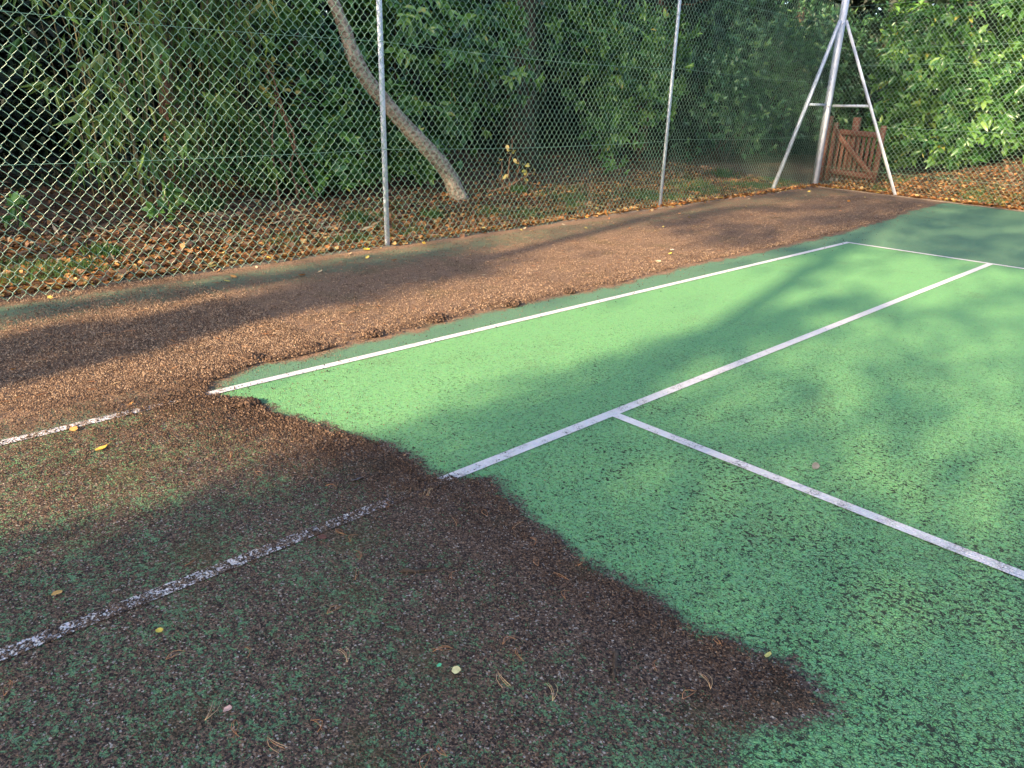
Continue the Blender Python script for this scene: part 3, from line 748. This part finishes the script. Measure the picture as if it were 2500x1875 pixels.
# bamboo clump
def bamboo():
    b = ground_pt(-5.3, -5.0)
    t = thing('bamboo_clump', 'clump of bamboo canes with long narrow drooping leaves behind the left fence', 'bamboo', tuple(b))
    nodes = []; nd = []
    for k in range(58):
        x = -5.15 + rng.normal() * .36; y = rng.uniform(-5.75, -4.0)
        p0 = ground_pt(x, y) - (0, 0, .04); hgt = rng.uniform(2.2, 3.8)
        ln = np.array([rng.normal() * .28 + .12, rng.normal() * .3])
        zz = np.linspace(0, 1, 12)
        P = p0 + np.stack([ln[0] * zz ** 2, ln[1] * zz ** 2, hgt * zz], 1)
        mb = MB(); mb.tube(P - b, np.linspace(.0075, .003, 12) * rng.uniform(.7, 1.3), 5, a=rng.uniform())
        mb.build('cane', M['culm'], t, True)
        for j in range(rng.integers(7, 11)):
            q = rng.uniform(.12, 1); i = q * 11
            nodes.append([np.interp(i, range(12), P[:, c]) for c in range(3)]); a = rng.uniform(-1.7, 1.7); nd.append((math.cos(a), math.sin(a), rng.uniform(-.1, .7)))
    nodes = np.array(nodes); nd = np.array(nd)
    # twigs out from the nodes, leaves fan from the twig tips
    tw = nodes + nd * rng.uniform(.08, .38, len(nodes))[:, None]
    mb = MB()
    for a_, e_ in zip(nodes, tw): mb.tube(np.array([a_, (a_ + e_) / 2 + (0, 0, .02), e_]) - b, .0016, 3, a=.6)
    tag(mb.build('twigs', M['culm'], t), kind='stuff')
    per = 5
    P, Fr, S = rosettes(tw, nd + np.array([.1, 0, -.75]), per, .28, .125, .75, .9)
    rv = np.clip(np.repeat(rng.normal(.5, .2, len(tw)), per) + rng.normal(size=len(P)) * .15, 0, 1)
    D = ((P - CAM) ** 2).sum(1) + rng.uniform(0, 2, len(P)) + np.where(P[:, 2] > 2.2, 50, 0)
    idx = np.argsort(D)[:260]; single = np.zeros(len(P), bool); single[idx] = True
    V, F, at = scatter(LANCE[0], LANCE[1], Fr[~single], P[~single] - b, S[~single], rv[~single])
    tag(obj('foliage', mesh_np('foliage', V, F, M['bamboo'], at), t), kind='stuff')
    var = leaf_variants('bamboo', LANCE, 'bamboo')
    for i in idx:
        o = bpy.data.objects.new('leaf', var[int(min(5, rv[i] * 6))]); COL.objects.link(o); o.parent = t
        Mx = Matrix.Identity(4)
        for c in range(3):
            for q_ in range(3): Mx[q_][c] = Fr[i][c][q_] * S[i][c]
        for q_ in range(3): Mx[q_][3] = P[i][q_] - b[q_]
        o.matrix_local = Mx
bamboo()

# the dark wood behind everything: one mass of leaves
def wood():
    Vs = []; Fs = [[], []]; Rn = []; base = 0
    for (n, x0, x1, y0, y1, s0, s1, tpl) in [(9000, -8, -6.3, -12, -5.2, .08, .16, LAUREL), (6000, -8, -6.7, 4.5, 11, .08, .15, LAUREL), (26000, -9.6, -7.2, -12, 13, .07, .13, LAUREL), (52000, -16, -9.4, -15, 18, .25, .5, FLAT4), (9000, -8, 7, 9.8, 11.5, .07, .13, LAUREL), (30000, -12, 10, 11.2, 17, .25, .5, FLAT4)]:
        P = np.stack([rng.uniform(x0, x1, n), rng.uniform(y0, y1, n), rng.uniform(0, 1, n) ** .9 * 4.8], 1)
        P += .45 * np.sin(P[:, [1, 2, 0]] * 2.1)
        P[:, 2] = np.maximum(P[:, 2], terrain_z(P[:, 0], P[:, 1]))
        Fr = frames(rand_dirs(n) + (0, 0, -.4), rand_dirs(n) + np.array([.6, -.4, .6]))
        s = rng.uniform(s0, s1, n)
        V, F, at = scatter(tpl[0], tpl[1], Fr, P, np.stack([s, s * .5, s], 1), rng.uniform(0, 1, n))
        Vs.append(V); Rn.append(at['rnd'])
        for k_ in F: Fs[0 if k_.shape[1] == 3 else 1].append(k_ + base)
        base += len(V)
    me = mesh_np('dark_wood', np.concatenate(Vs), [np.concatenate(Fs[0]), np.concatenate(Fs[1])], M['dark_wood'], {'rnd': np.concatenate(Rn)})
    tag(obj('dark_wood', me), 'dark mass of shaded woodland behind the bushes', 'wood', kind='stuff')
wood()

# ------------------------------------------------------------------ ground cover behind the fences
def outside_samples(n, reach):
    """points beyond the side or back edging, denser near it; returns x,y,dist"""
    k = n * 3 // 4
    y = rng.uniform(-9, 5.6, k) ; d = rng.exponential(reach, k)
    # nearer to the camera the strip shows larger
    x = np.interp(y, EDGE[:8, 1], EDGE[:8, 0]) - .03 - d
    x2 = rng.uniform(-3.0, 3.2, n - k); d2 = rng.exponential(reach, n - k)
    y2 = np.interp(x2, [-3, 12], [5.52, 3.0]) + .05 + d2
    return np.concatenate([x, x2]), np.concatenate([y, y2]), np.concatenate([d, d2])

def lay(name, n, reach, tpl, size, wid, mat, label, cat, lift=.012, tilt=.5, keep=None, rv=None, maxd=5):
    x, y, d = outside_samples(n, reach)
    ok = d < maxd
    if keep is not None: ok &= keep(x, y, d)
    x, y, d = x[ok], y[ok], d[ok]; n = len(x)
    a = rng.uniform(0, 2 * math.pi, n)
    Fr = frames(np.stack([np.cos(a), np.sin(a), rng.normal(size=n) * tilt * .5], 1), rand_dirs(n) * tilt + np.array([0, 0, 1]))
    s = size * rng.uniform(.55, 1.4, n)
    z = terrain_z(x, y) + lift + rng.uniform(0, .035, n) * np.exp(-d / .3)
    rr = rng.beta(1.6, 1.5, n) if rv is None else rv(x, y, d)
    V, F, at = scatter(tpl[0], tpl[1], Fr, np.stack([x, y, z], 1), np.stack([s, s * wid, s], 1), np.clip(rr, 0, 1))
    return tag(obj(name, mesh_np(name, V, F, M[mat], at)), label, cat, kind='stuff')
patch = lambda x, y: np.sin(x * 2.7 + 1.3 * np.sin(y * 1.9)) * np.sin(y * 2.2 + 1.7 * np.sin(x * 1.3))
orange = lambda x, y, d: rng.beta(1.7, 1.6, len(x)) * (1.05 - .25 * np.tanh(d))
lay('leaf_litter', 30000, .5, DRY, .054, .72, 'litter', 'orange and yellow autumn leaves drifted against the court edging', 'leaves', rv=orange, maxd=2.2)
lay('leaf_litter', 24000, 1.1, FLAT4, .055, .7, 'litter', 'autumn leaves scattered thinly over the verge behind the fences', 'leaves', rv=orange, maxd=4.2, tilt=.7, keep=lambda x, y, d: patch(x + 1, y) + rng.normal(size=len(x)) * .6 > -.5)
lay('leaf_litter', 30000, 2.2, FLAT4, .075, .62, 'litter_dark', 'old brown leaves covering the ground under the bushes', 'leaves', maxd=7, tilt=.7)
lay('bamboo_straw', 6500, 1.5, FLAT4, .15, .12, 'straw', 'pale dry bamboo leaves strewn below the canes', 'leaves', keep=lambda x, y, d: (y < -2.2) & (d > .5) & (x < -2.9) & (rng.uniform(size=len(x)) < np.where(y < -3.8, 1, .35)), tilt=.7, maxd=5)
def grass():
    x, y, d = outside_samples(110000, .8)
    g = patch(x, y) + .4 * np.sin(x * 9) * np.sin(y * 8)
    ok = (d > .22) & (d < 2.6) & (rng.uniform(size=len(x)) < np.clip(g * 1.2 + .12, 0.02, 1) * np.exp(-((d - .75) / .7) ** 2))
    x, y = x[ok], y[ok]; n = len(x)
    a = rng.uniform(0, 2 * math.pi, n); tl = rng.uniform(.2, 1.0, n)
    dr = np.stack([np.cos(a) * tl, np.sin(a) * tl, np.ones(n)], 1)
    V, F, at = scatter(LANCE[0], LANCE[1], frames(dr, rand_dirs(n)), np.stack([x, y, terrain_z(x, y)], 1), np.stack([rng.uniform(.04, .10, n), np.full(n, .006), np.full(n, .05)], 1), rng.beta(2, 2, n))
    tag(obj('grass', mesh_np('grass', V, F, M['grass'], at)), 'short patchy grass growing through the leaves along the fence', 'grass', kind='stuff')
grass()
for (x, y, s_, lab) in [(-4.55, -4.85, .26, 'blue green grass tuft behind the fence below the bamboo'), (-3.45, -3.75, .17, 'grass tuft left of the foot of the nearest post'), (-4.5, 4.9, .24, 'grass tuft behind the fence between second post and corner'), (-3.55, -2.7, .13, 'short grass tuft right of the nearest post'), (-4.2, -.75, .15, 'grass tuft to the right of the leaning trunk'), (-3.25, -6.2, .12, 'pale grass tuft in the sunlit leaves at the left')]:
    b = ground_pt(x, y); n = 130
    a = rng.uniform(0, 2 * math.pi, n); tl = rng.uniform(.1, 1.1, n)
    dr = np.stack([np.cos(a) * tl, np.sin(a) * tl, np.ones(n)], 1)
    V, F, at = scatter(LANCE[0], LANCE[1], frames(dr, rand_dirs(n)), rng.normal(size=(n, 3)) * np.array([.06, .06, 0]), np.stack([s_ * rng.uniform(.5, 1.1, n), np.full(n, .007), np.full(n, s_)], 1), rng.beta(2, 2.6, n))
    tag(obj('grass_tuft', mesh_np('grass_tuft', V, F, M['grass'], at), loc=tuple(b)), lab, 'grass', 'grass tufts behind the fence')

# ------------------------------------------------------------------ single things lying on the court
LEAFSHAPE = {}
ONES = ['', 'first', 'second', 'third', 'fourth', 'fifth', 'sixth', 'seventh', 'eighth', 'ninth', 'tenth', 'eleventh', 'twelfth', 'thirteenth', 'fourteenth', 'fifteenth', 'sixteenth', 'seventeenth', 'eighteenth', 'nineteenth']
def ordinal(i):
    if i < 20: return ONES[i]
    t_ = {2: 'twent', 3: 'thirt', 4: 'fort', 5: 'fift'}[i // 10]
    return t_ + 'ieth' if i % 10 == 0 else t_ + 'y-' + ONES[i % 10]
def px_of(x, y, z=0.0):
    D = np.array([x, y, z]) - CAM; return (D @ r) / (D @ f)
def court_leaf(x, y, size, col, label, wid=.75, rz=None, lift=.012, tilt=.35, group=None, name='fallen_leaf', lobes=0):
    key = tuple(col)
    if key not in LEAFSHAPE:
        LEAFSHAPE[key] = simple_mat('fallen leaf ' + str(len(LEAFSHAPE)), [c * .75 for c in col], [min(.9, c * 1.2) for c in col], 40, .65, .001)
    th = np.linspace(0, 2 * math.pi, 15)[:-1]
    rad_ = .5 * (1 - .18 * np.cos(th * 2)) * (1 + rng.normal(size=14) * .07)
    rad_ = rad_ * np.where(np.arange(14) % 2 == 0, 1.0, 1.0 - lobes)
    X = np.cos(th) * rad_ + .06 * (np.abs(th - math.pi) < .3) * -1; Y = np.sin(th) * rad_ * wid
    Z = .25 * (Y ** 2) + .12 * X ** 2 + rng.normal(size=14) * .015
    V = np.vstack([[(0, 0, -.01)], np.stack([X, Y, Z], 1)]) * size
    st = np.array([(-.5, .012, .02), (-.5, -.012, .02), (-.85, -.01, .07), (-.85, .01, .07)]) * size
    F = [np.array([(0, 1 + i, 1 + (i + 1) % 14) for i in range(14)]), np.array([(15, 16, 17, 18)])]
    me = mesh_np(name, np.vstack([V, st]), F, LEAFSHAPE[key], None, True)
    o = obj(name, me, loc=(x, y, lift)); o.rotation_euler = (rng.normal() * tilt, rng.normal() * tilt, rng.uniform(0, 6.28) if rz is None else rz)
    return tag(o, label, 'leaf', group)
Y_, OR, PK, TAN, BR = (.62, .45, .07), (.55, .25, .07), (.62, .36, .30), (.50, .38, .24), (.22, .09, .05)
for (x, y, s_, c, lab, w_) in [
    (1.18, -7.58, .034, (.60, .33, .10), 'single amber leaf curled up on the mossy court near the left edge', .8),
    (1.51, -7.43, .024, Y_, 'small yellow leaf on the moss below the speckled white line', .7),
    (1.87, -7.41, .026, PK, 'pale pink leaf lying on the mossy court near the bottom', .7),
    (.32, -7.23, .060, (.60, .34, .06), 'bright orange leaf lying on lit moss between the two covered lines', .5),
    (.52, -7.41, .030, PK, 'small pale leaf on the lit moss near the left edge', .6),
    (.07, -7.26, .055, OR, 'orange leaf lying right beside the moss covered outer line', .5),
    (2.58, -6.35, .030, (.62, .55, .16), 'yellow leaf scrap at the boundary of moss and clean green paint', .55),
    (2.11, -6.96, .026, (.60, .52, .25), 'crumpled cream yellow leaf on the moss at the bottom', .9),
    (1.40, -6.91, .050, (.20, .065, .04), 'dark brown lobed leaf just below the speckled white line', .7),
    (1.15, -6.63, .075, (.16, .15, .16), 'grey feather like leaf on the moss above the speckled line', .28),
    (-.06, -7.01, .05, OR, 'orange leaf just above the moss covered outer line', .5),
    (2.07, -6.98, .018, (.10, .45, .22), 'chip of green paint on the moss at the bottom', .6),
    (2.18, -5.26, .05, (.20, .17, .13), 'curled dry seed husk on the clean green paint right of the service line', .55),
    (-1.88, -5.22, .065, OR, 'orange leaf on the shaded court below the nearest post', .8),
    (-1.91, -5.05, .055, TAN, 'tan leaf on the shaded court near the orange one', .5),
    (-.56, -2.52, .06, TAN, 'upright tan leaf on the brown moss strip left of the outer line', .8),
    (-.71, -2.13, .055, Y_, 'yellow leaf on the brown moss strip far along the outer line', .6),
    (-.81, -1.96, .06, (.6, .55, .45), 'whitish leaf on the brown moss strip far along the outer line', .7),
    (-2.49, -4.26, .09, (.70, .50, .05), 'bright yellow leaf at the edging by the nearest post', .6)]:
    court_leaf(x, y, s_ * .9, c, lab, w_, lobes=.45 if 'lobed' in lab else .06)
# other small leaves blown across the run-off
pts_ = []
for k in range(64):
    yy_ = rng.uniform(-7.6, 4.9); xx_ = rng.uniform(np.interp(yy_, EDGE[:8, 1], EDGE[:8, 0]) + .05, -.45)
    if rng.uniform() < .5: xx_ = np.interp(yy_, EDGE[:8, 1], EDGE[:8, 0]) + .03 + rng.exponential(.22)
    pts_.append((xx_, yy_, rng.integers(0, 4)))
KINDS = [('tan', TAN), ('orange', OR), ('yellow', (.58, .42, .10)), ('rust coloured', (.45, .18, .07))]
for kc, (word, colr) in enumerate(KINDS):
    mine = sorted([q_ for q_ in pts_ if q_[2] == kc], key=lambda q_: px_of(q_[0], q_[1]))
    for j, q_ in enumerate(mine):
        court_leaf(q_[0], q_[1], rng.uniform(.03, .06), colr, 'small ' + word + ' leaf on the brown strip by the fence, ' + ordinal(j + 1) + ' such from the left', rng.uniform(.45, .8), group='small leaves on the run-off', lobes=.06)

# pine needles, in pairs
NEED = [(1.58, -6.89), (1.61, -6.92), (1.81, -6.71), (1.86, -6.45), (1.91, -6.49), (2.02, -6.43), (1.38, -6.47), (1.39, -6.67), (1.16, -6.72), (2.0, -7.38), (1.87, -7.46), (1.91, -7.41), (2.02, -7.29), (2.05, -6.92), (2.18, -6.89), (2.12, -6.82), (2.15, -6.8), (2.41, -6.57), (2.1, -6.57), (2.05, -6.5), (2.49, -6.41), (2.53, -6.59), (2.33, -6.86), (2.55, -6.56), (2.29, -7.13), (2.26, -7.15), (1.28, -7.28), (1.75, -7.31), (1.63, -7.41), (.66, -6.88), (.67, -6.97), (.92, -6.88), (.83, -6.57), (1.51, -7.76), (1.39, -6.86), (1.48, -6.86), (1.73, -7.04), (1.92, -7.14), (1.6, -6.43), (1.75, -6.44), (1.57, -6.54)]
nmesh = []
for k in range(6):
    mb = MB(); L_ = rng.uniform(.035, .062)
    for s_ in range(2 + (k % 3 == 0)):
        a = rng.normal() * .16; c_ = rng.normal() * .008
        tt = np.linspace(0, 1, 5)
        P = np.stack([L_ * tt * math.cos(a), L_ * tt * math.sin(a) + c_ * np.sin(tt * 3.14), .002 + .004 * np.sin(tt * 3.1)], 1)
        mb.tube(P, .0007, 4, a=rng.uniform())
    nmesh.append(mb.mesh('pine_needles', M['needle']))
for k, (x, y) in enumerate(sorted(NEED, key=lambda q_: px_of(*q_))):
    o = obj('pine_needles', nmesh[k % 6], loc=(x, y, .012)); o.rotation_euler.z = rng.normal() * .6 - .75 + (3.14 if rng.uniform() < .5 else 0)
    tag(o, 'fallen orange pine needles on the near dark moss, ' + ordinal(k + 1) + ' bunch from the left', 'pine needles', 'pine needle pairs on the near moss')
def far_needles():
    n = 900; x = rng.uniform(-2.3, -.3, n); y = rng.uniform(-7.5, 5, n)
    a = rng.normal(size=n) * .9 + 1.2
    V, F, at = scatter(FLAT4[0], FLAT4[1], frames(np.stack([np.cos(a), np.sin(a), 0 * a], 1), np.tile([0, 0, 1.0], (n, 1)) + rand_dirs(n) * .2), np.stack([x, y, np.full(n, .014)], 1), np.stack([rng.uniform(.04, .08, n), rng.uniform(.004, .008, n), np.full(n, .02)], 1), rng.uniform(size=n))
    tag(obj('needle_litter', mesh_np('needle_litter', V, F, M['needle'], at)), 'fine needles and bits strewn along the brown run-off strip', 'litter', kind='stuff')
far_needles()
# twigs
for (a_, b_, lab) in [((1.70, -6.83), (1.76, -6.72), 'short dark lichen spotted twig on the moss below the speckled line'), ((2.32, -6.62), (2.39, -6.70), 'stubby brown twig on the moss in the lower middle')]:
    mb = MB(); a3 = np.array([*a_, .012]); b3 = np.array([*b_, .016])
    mb.tube(limb_path(a3, b3, 7, .006) - a3, np.array([.005, .006, .005, .006, .004, .004, .002]), 6, wob=.15)
    o = mb.build('twig', M['bark_dark'], None, True); o.location = a3; tag(o, lab, 'twig')
# torn moss clumps along the scraped edge
def clump(x, y, s_, label):
    n = 260
    P = rand_dirs(n) * (rng.uniform(0, 1, n) ** .4)[:, None] * np.array([s_, s_ * 1.2, s_ * .42]); P[:, 2] = np.abs(P[:, 2]) + .004
    tv = np.array([(1, 0, 0), (-.5, .85, 0.1), (-.5, -.8, -.1), (.1, .1, 1), (-.1, 0, -.6)])
    tf = [np.array([(0, 1, 3), (1, 2, 3), (2, 0, 3), (1, 0, 4), (2, 1, 4), (0, 2, 4)])]
    q = rng.uniform(.007, .014, n)
    V, F, at = scatter(tv, tf, frames(rand_dirs(n), rand_dirs(n)), P, q[:, None] * rng.uniform(.6, 1.4, (n, 3)), rng.beta(2, 3, n))
    tag(obj('moss_clump', mesh_np('moss_clump', V, F, M['clod'], at), loc=(x, y, .008)), label, 'moss', 'torn clumps at the scraped moss edge')
for (x, y, s_, lab) in [(-.30, -6.34, .045, 'torn moss clump on the scraped edge nearest the start of the clean outer line'), (-.28, -5.63, .05, 'torn moss clump on the scraped edge, third from the near end'), (-.31, -5.15, .06, 'torn moss clump on the scraped edge, fourth from the near end'),
                        (-.27, -4.54, .055, 'dark moss clump on the scraped edge, fifth from the near end'), (-.28, -3.96, .04, 'small moss clump on the scraped edge, farthest along the line'), (-.29, -6.02, .04, 'torn moss clump on the scraped edge, second from the near end'), (.26, -6.62, .04, 'moss clump sticking into the clean alley between the two sidelines')]:
    clump(x, y, s_, lab)

# ------------------------------------------------------------------ tall unseen trees, crown leaves placed to cast the wanted dapples on the court
def transmit(x, y):
    """share of sunlight that comes through the crowns, as a function of where the ray would meet flat ground"""
    b = lambda v, lo, hi, s: 1 / (1 + np.exp(-(v - lo) / s)) / (1 + np.exp((v - hi) / s))
    xs = x + .19 * (y + 5)                                   # follow the sun direction
    dap = .5 + .5 * np.sin(x * 4.1 + 1.5 * np.sin(y * .9)) * np.sin(y * 1.45 + 1.3 * np.sin(x * 2.7 + .5))
    T = np.full(x.shape, .012)
    T = np.maximum(T, .97 * b(x, -.80 - .10 * (y + 7), .86, .05) * b(y, -11, -1.2, .25))
    T = np.maximum(T, .80 * b(x, -1.82, -1.46 - .04 * (y + 7), .03) * b(y, -10, -5.5, .12))
    T = np.maximum(T, .90 * b(x, -2.45, -1.0, .10) * b(y, -3.4, -.9, .2))
    T = np.maximum(T, .75 * b(x, -3.3, -2.14, .05) * b(y, -10, -2, .2))
    T = np.maximum(T, .95 * b(x, .15, 1.9, .12) * b(y, -2.3, -.05, .12) * (1 - .8 * np.exp(-((x - .35) / .22) ** 2 - ((y + 1.15) / .7) ** 2)))
    T = np.maximum(T, .50 * b(x, 1.28, 3.2, .12) * b(y, -5.2, -1.0, .35) * (1 - .75 * np.exp(-((x - 1.95) / .28) ** 2 - ((y + 4.6) / .5) ** 2)))
    T = np.maximum(T, .22 * b(x, 1.6, 3.6, .15) * b(y, -5.7, -4.6, .3))
    T = np.maximum(T, .85 * np.exp(-((x + 2.95) / .45) ** 2 - ((y + 6.9) / .7) ** 2))
    T = np.maximum(T, .92 * b(x, -3.0, -2.3, .06) * b(y, -2.6, 2.8, .3))
    T = np.maximum(T, (.12 + .62 * dap ** 1.5) * b(x, -3.0, 4, .1) * b(y, -1.2, 5.4, .2))
    T = np.maximum(T, (.55 + .42 * dap) * b(x, -2.0 - .1 * (y - 6), 6, .2) * b(y, 5.0, 40, .2))
    T = np.maximum(T, .65 * dap ** 1.5 * b(x, -4.6, -2.3, .15))
    T = np.maximum(T, .35 * dap ** 3 * b(x, -9, -3, .2))
    return np.clip(T, .012, .985)
def shade_trees():
    n = 420000
    gx = rng.uniform(-10, 6.5, n); gy = rng.uniform(-10, 15, n)
    area = 16.5 * 25
    od = -np.log(transmit(gx, gy))
    leaf = .14; eff = .5 * leaf * leaf * .7 * .55
    want = od * math.sin(SUN_EL) / eff                       # leaves per square metre of ground
    keep = rng.uniform(size=n) < want * area / n
    gx, gy = gx[keep], gy[keep]; n = len(gx)
    print('shade leaves', n)
    Yl = -22 + rng.normal(size=n) * .9
    hd = (gy - Yl) / SUN_TRAVEL[1]
    P = np.stack([gx - SUN_TRAVEL[0] * hd, Yl, hd * math.tan(SUN_EL)], 1)
    tx = [-5.0, -2.7, -.6, 2.0, 4.4, 7.6, 11.0]
    which = np.argmin(np.abs(P[:, :1] + rng.normal(size=(n, 1)) * .4 - np.array(tx)[None]), 1)
    words_ = ['first', 'second', 'third', 'fourth', 'fifth', 'sixth', 'seventh']
    for k, x in enumerate(tx):
        s = which == k
        if s.sum() < 50: continue
        b = np.array([x, -22.0, -.1])
        t = thing('tall_tree', 'tall broadleaf tree outside the picture, ' + words_[k] + ' of the row behind the photographer', 'tree', tuple(b), 'tall trees shading the court')
        zz = np.linspace(0, 16, 16)
        mb = MB(); mb.tube(np.stack([.2 * np.sin(zz * .3), .2 * np.cos(zz * .25) - .2, zz], 1), np.linspace(.17, .04, 16), 10, wob=.04); tk = mb.build('trunk', M['bark_dark'], t, True)
        Q = P[s] - b
        for j in range(7):
            e = Q[rng.integers(0, len(Q))]; z0 = max(4, e[2] - rng.uniform(.5, 2))
            mb = MB(); mb.tube(limb_path((0, 0, min(z0, 15.5)), e, 7, .08), np.linspace(.03, .008, 7), 6); mb.build('limb', M['bark_dark'], tk, True)
        m_ = len(Q); sz = leaf * rng.uniform(.6, 1.4, m_)
        V, F, at = scatter(FLAT4[0], FLAT4[1], frames(rand_dirs(m_), rand_dirs(m_)), Q, np.stack([sz, sz * .7, sz], 1), rng.uniform(0, 1, m_))
        obj('crown', mesh_np('crown', V, F, M['laurel'], at), t)
shade_trees()
